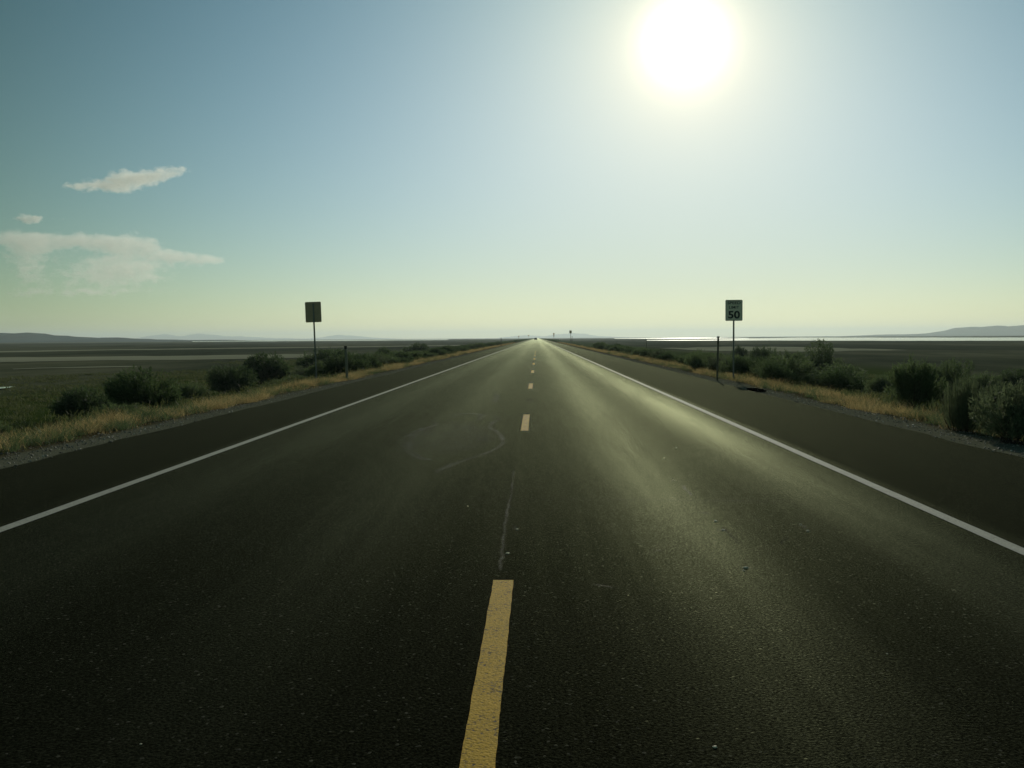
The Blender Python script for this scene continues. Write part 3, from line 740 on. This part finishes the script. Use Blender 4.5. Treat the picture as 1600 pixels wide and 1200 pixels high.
# far hedge-like tail of both rows: too many and too small to count
def tail():
    Vs = []; Fs = []; o_ = 0
    for side in (-1, 1):
        y = 520.
        while y < 2600:
            s_ = random.uniform(3, 6.5); x = AL-s_ if side < 0 else AR+s_; n = 60
            P = np.stack([rng.normal(x, .5, n), rng.normal(y, 1.2, n), rng.uniform(-.7, .3, n)], 1)
            T = unit(rng.normal(size=(n, 3))+np.array([0, 0, 1.])); V, Fc = leaf_quads(P, T, .3, .2)
            Vs.append(V); Fs.append(Fc+o_); o_ += len(V); y += random.uniform(1.5, 4)*(y/500)
    tag(link('far_shrubbery', np_mesh('far_shrubbery', np.concatenate(Vs), np.concatenate(Fs), [M['leaf_dark']])), 'dark line of shrubs narrowing to the far end of the road', 'shrubbery', kind='stuff')
tail()
def blades(x, y, n, h0, h1, sp, w0, lean=.35):
    """a tuft of grass blades: two-segment bent strips"""
    b = np.stack([rng.normal(x, sp, n), rng.normal(y, sp, n), np.full(n, zt(x, y)-.01)], 1)
    hh = rng.uniform(h0, h1, n)[:, None]; ln = rng.normal(0, lean, (n, 2))
    d = unit(np.concatenate([ln, np.ones((n, 1))], 1)); sd = unit(np.cross(d, rng.normal(size=(n, 3))))
    m1 = b+d*hh*.55; tp = m1+unit(d+np.concatenate([ln*1.3, np.zeros((n, 1))], 1))*hh*.5
    w_ = w0*rng.uniform(.6, 1.3, (n, 1))
    V = np.stack([b-sd*w_/2, b+sd*w_/2, m1+sd*w_*.35, m1-sd*w_*.35, tp+sd*w_*.25, tp-sd*w_*.25], 1).reshape(-1, 3)
    i = np.arange(n)[:, None]*6
    return V, np.concatenate([i+[0, 1, 2, 3], i+[3, 2, 4, 5]], 0)
def scatter(name, gen, mat, label, cat):
    Vs = []; Fs = []; o_ = 0
    for V, Fc in gen: Vs.append(V); Fs.append(Fc+o_); o_ += len(V)
    return tag(link(name, np_mesh(name, np.concatenate(Vs), np.concatenate(Fs), [M[mat]])), label, cat, kind='stuff')
def straw():
    for side in (-1, 1):
        y = 9.0
        while y < 330:
            k = 1 if y < 60 else 1+(y-60)/60
            for _ in range(3):                       # sparse short blades between the tufts
                s_ = random.triangular(.9, 3.3, 1.9)+.25*math.sin(y*.6); x = AL-s_ if side < 0 else AR+s_
                yield blades(x, y+random.uniform(-.3, .3), int(6/math.sqrt(k))+2, .05, .15, .09, .0045*max(1, k), .35)
            if random.random() < (.62 if math.sin(y*.9+side*2)+math.sin(y*.37) > -.5 else .2):                # rounded tufts, some tall and bleached
                s_ = random.triangular(1.05, 3.4, 1.6)+.3*math.sin(y*.5+side)+.15; x = AL-s_ if side < 0 else AR+s_
                big = random.random()**2
                yield blades(x, y, int((120+150*big)/math.sqrt(k)), .08+.05*big, .16+.21*big, .085+.08*big, .0045*max(1, k), .42)
            y += .13*k
scatter('dry_grass', straw(), 'straw', 'golden dry grass tufts edging both gravel verges', 'grass')
def cover():
    for side in (-1, 1):
        for _ in range(5200 if side < 0 else 3600):
            y = 8+150*random.random()**1.5; wl = (30 if side < 0 else 20)+8*math.sin(y*.11+side)
            s_ = 2.6+wl*random.random()**1.25; x = AL-s_ if side < 0 else AR+s_
            if abs(x) > .62*y+8: continue
            clump = .5+.5*math.sin(x*.55+y*.21)*math.sin(y*.33-x*.2)
            if random.random() > .5+.5*clump: continue
            n = 46; hh = random.uniform(.14, .5)*(.4+.6*clump)*(1.0 if s_ < 18 else .55); r_ = random.uniform(.15, .42)
            P = np.stack([rng.normal(x, r_, n), rng.normal(y, r_, n), rng.uniform(0, hh, n)], 1); P[:, 2] += zt(x, y)-.02
            T = unit(rng.normal(size=(n, 3))*.6+np.array([0, 0, 1.]))
            yield leaf_quads(P, T, rng.uniform(.06, .15, n), .022 if y < 50 else .04)
scatter('ground_cover', cover(), 'leaf_cover', 'low green salt scrub covering the slopes below the verges', 'ground cover')
def stones():
    base = np.array([(1, 0, 0), (-1, 0, 0), (0, 1, 0), (0, -1, 0), (0, 0, 1), (0, 0, -1)], float)
    fc = np.array([(0, 2, 4), (2, 1, 4), (1, 3, 4), (3, 0, 4), (2, 0, 5), (1, 2, 5), (3, 1, 5), (0, 3, 5)])
    for side in (-1, 1):
        for _ in range(9000):
            y = 8+90*random.random()**2.2; s_ = random.triangular(-.12, 2.0, .5); x = AL-s_ if side < 0 else AR+s_
            r_ = .006+.018*random.random()**3; a = random.uniform(0, 6.28)
            c, s2 = math.cos(a), math.sin(a); V = (base+rng.normal(0, .25, (6, 3)))*np.array([r_, r_*random.uniform(.6, 1), r_*.55])
            V = V @ np.array([[c, -s2, 0], [s2, c, 0], [0, 0, 1]])+np.array([x, y, (zt(x, y) if s_ > 0 else 0)+r_*.3])
            yield V, fc
def green_tufts():
    for side in (-1, 1):
        for _ in range(900):
            y = 10+90*random.random()**1.6; s_ = random.uniform(1.2, 4.5); x = AL-s_ if side < 0 else AR+s_
            yield blades(x, y, 60, .06, random.uniform(.14, .34), random.uniform(.05, .14), .007, .5)
scatter('verge_weeds', green_tufts(), 'leaf_mid', 'dull green weeds mixed into the dry grass of both verges', 'weeds')
scatter('gravel', stones(), 'stone', 'grey gravel strip along the asphalt edges', 'gravel')
# loose asphalt lump on the right shoulder edge and pebbles on the lane
def lump(name, c, r_, seed, mat, squash=.5, n=2):
    import bmesh
    bm = bmesh.new(); bmesh.ops.create_icosphere(bm, subdivisions=n, radius=1); q = random.Random(seed)
    for v in bm.verts:
        k = q.uniform(.78, 1.18); v.co = Vector((v.co.x*r_[0]*k, v.co.y*r_[1]*k, max(v.co.z, -.4)*r_[2]*k))
    me = bpy.data.meshes.new(name); bm.to_mesh(me); bm.free(); me.materials.append(mat)
    return link(name, me, None, c)
p = gp(1168, 609); p = (AR+.15, p[1])
M['crumble'] = plain('black_crumbled_asphalt', (0.006, 0.006, 0.005), 1.0, 0, .3, 30, spec=0, bump=.5)
o = lump('asphalt_crumble', (p[0]+.1, p[1], -.01), (.2, .7, .045), 3, M['crumble'], n=3)
tag(o, 'black crumbled lump of asphalt on the right edge of the shoulder', 'asphalt lump')
pebs = [(1165, 888, .02, 'flat pale pebble with a smaller one in the right lane, lowest of the lane pebbles'), (1162, 892, .011, 'tiny pebble touching the flat pale one in the right lane'),
        (1118, 815, .018, 'pale pebble by the dark crack in the right lane'), (1130, 829, .016, 'pebble at the lower end of the crack in the right lane'),
        (1262, 830, .016, 'pale pebble nearest the right edge line'), (1251, 820, .012, 'darker pebble beside the one nearest the right edge line'),
        (1052, 751, .014, 'reddish pebble high in the right lane'), (1038, 716, .014, 'pebble between the wheel tracks of the right lane, upper one'), (1056, 700, .016, 'pebble highest up in the right lane'),
        (793, 865, .017, 'whitish pebble on the dashed centre line gap'), (808, 827, .013, 'pebble beside the seam in the middle of the road'),
        (1117, 1168, .011, 'flat chip low in the right lane'), (1386, 1022, .006, 'tiny white grain in the lower right of the lane'), (731, 791, .007, 'tiny white grain left of the centre seam'), (220, 1163, .006, 'tiny white grain at the lower left of the road')]
for k, (px, py, r_, lab) in enumerate(pebs):
    x, y = gp(px, py); o = lump('pebble', (x, y, r_*.2), (r_*.8, r_*.65, r_*.35), k, M['white_stone']); tag(o, lab, 'pebble', 'pebbles lying on the road')

# ------------------------------------------------------------------ clouds, far above the haze
def cloud(px, py, D, blobs, dens, thr, amp, ns, label, ext, gain=3.0, yd=.5):
    """volume cloud; local unit = 100 photo pixels at its distance; blobs = (x, z, rx, rz, weight) in local units"""
    v = ray(px, py); P = v*(D/v.y)+Vector((0, 0, H)); u = D/F*100
    m = MB(); vs = []; fs = []; nu, nv = 20, 10
    for j in range(nv+1):
        th = math.pi*j/nv
        for i in range(nu): ph = 2*math.pi*i/nu; vs.append((ext[0]*math.sin(th)*math.cos(ph)*1.05, yd*math.sin(th)*math.sin(ph)*1.1, ext[1]*math.cos(th)*1.1))
    for j in range(nv):
        for i in range(nu): fs.append((j*nu+i, (j+1)*nu+i, (j+1)*nu+(i+1) % nu, j*nu+(i+1) % nu))
    m.add(vs, fs)
    mt = bpy.data.materials.new('cloud_vapour'); mt.use_nodes = True; g = NT(mt.node_tree)
    out = g.n.new('ShaderNodeOutputMaterial'); vol = g.n.new('ShaderNodeVolumePrincipled'); g.l.new(vol.outputs[0], out.inputs['Volume'])
    co = g.n.new('ShaderNodeTexCoord').outputs['Object']; w1 = g.noise(co, 2.2, 3, .6, out=1)
    cw = g.vmath('ADD', co, g.vmath('MULTIPLY', g.vmath('SUBTRACT', w1, (.5, .5, .5)), (.35, .35, .22)))
    tot = None
    for bx, bz, rx, rz, wt in blobs:
        q = g.vmath('MULTIPLY', g.vmath('SUBTRACT', cw, (bx, 0, bz)), (1/rx, 1/(yd*.6), 1/rz))
        e = g.math('MULTIPLY', g.math('EXPONENT', g.math('MULTIPLY', g.vmath('DOT_PRODUCT', q, q), -1.0)), wt)
        tot = e if tot is None else g.math('ADD', tot, e)
    n = g.noise(g.scale(co, (1, 1, 1.7)), ns, 8, .68)
    dd = g.math('SUBTRACT', g.math('ADD', tot, g.math('MULTIPLY', g.math('SUBTRACT', n, .5), amp)), thr)
    ln = g.vmath('LENGTH', g.vmath('MULTIPLY', co, (1/ext[0], 1/yd, 1/ext[1])))
    dd = g.math('MULTIPLY', g.math('MULTIPLY', dd, gain, clamp=True), g.smooth(ln, 1.0, .85))
    g.l.new(g.math('MULTIPLY', dd, dens), vol.inputs['Density'])
    vol.inputs['Color'].default_value = (1, .995, .96, 1); vol.inputs['Anisotropy'].default_value = .58
    o = m.build('cloud', mt, None, P); o.scale = (u, u, u); o['label'] = label; o['category'] = 'cloud'
    o.rotation_euler = (0, 0, 0); return o
cloud(205, 283, 6000, [(-.55, -.03, .30, .07, .7), (-.1, .0, .38, .15, 1.0), (.25, .05, .35, .12, 1.0), (.6, .12, .28, .09, .95), (.85, .19, .12, .05, .8), (-.8, -.07, .22, .05, .8), (-1.0, -.11, .14, .04, .8), (-.2, -.12, .25, .1, .6)],
      .010, .66, 2.9, 7.0, 'small bright elongated cloud in the upper left sky', (1.15, .42))
cloud(50, 341, 6300, [(0, .0, .13, .06, 1.0), (-.06, -.05, .1, .05, .8), (.42, .0, .1, .05, .45)], .012, .55, 2.4, 11, 'tiny cloud puff above the cloud bank', (.65, .22))
cloud(130, 412, 7500, [(-1.2, .42, .5, .12, .9), (-.75, .3, .45, .2, .85), (-.3, .36, .6, .09, .9), (.3, .34, .45, .12, 1.0), (.75, .28, .35, .15, 1.0), (1.05, .28, .16, .12, .9), (.65, -.05, .7, .3, .9), (1.4, .1, .28, .1, .9), (1.85, .07, .35, .08, 1.0), (2.1, .04, .12, .05, .7), (-.9, -.05, .25, .4, .6), (-.3, -.45, 1.2, .07, .6), (.1, -.2, 1.2, .25, .45)],
      .0042, .50, 2.9, 6.0, 'wide cream cloud bank low at the left edge of the sky', (2.5, .68))
sc.cycles.volume_step_rate = 0.4; sc.cycles.volume_max_steps = 512

# ------------------------------------------------------------------ haze
HAZE = 1.15e-4
if HAZE:
    m = MB(); m.box(-19000, 19000, -400, 18900, -6, 135)
    hm = bpy.data.materials.new('pale_air'); hm.use_nodes = True; g = NT(hm.node_tree)
    out = g.n.new('ShaderNodeOutputMaterial'); v = g.n.new('ShaderNodeVolumePrincipled'); g.l.new(v.outputs[0], out.inputs['Volume'])
    v.inputs['Color'].default_value = (.84, .96, .99, 1); v.inputs['Density'].default_value = HAZE; v.inputs['Anisotropy'].default_value = .42
    tag(m.build('haze', hm), kind='stuff')
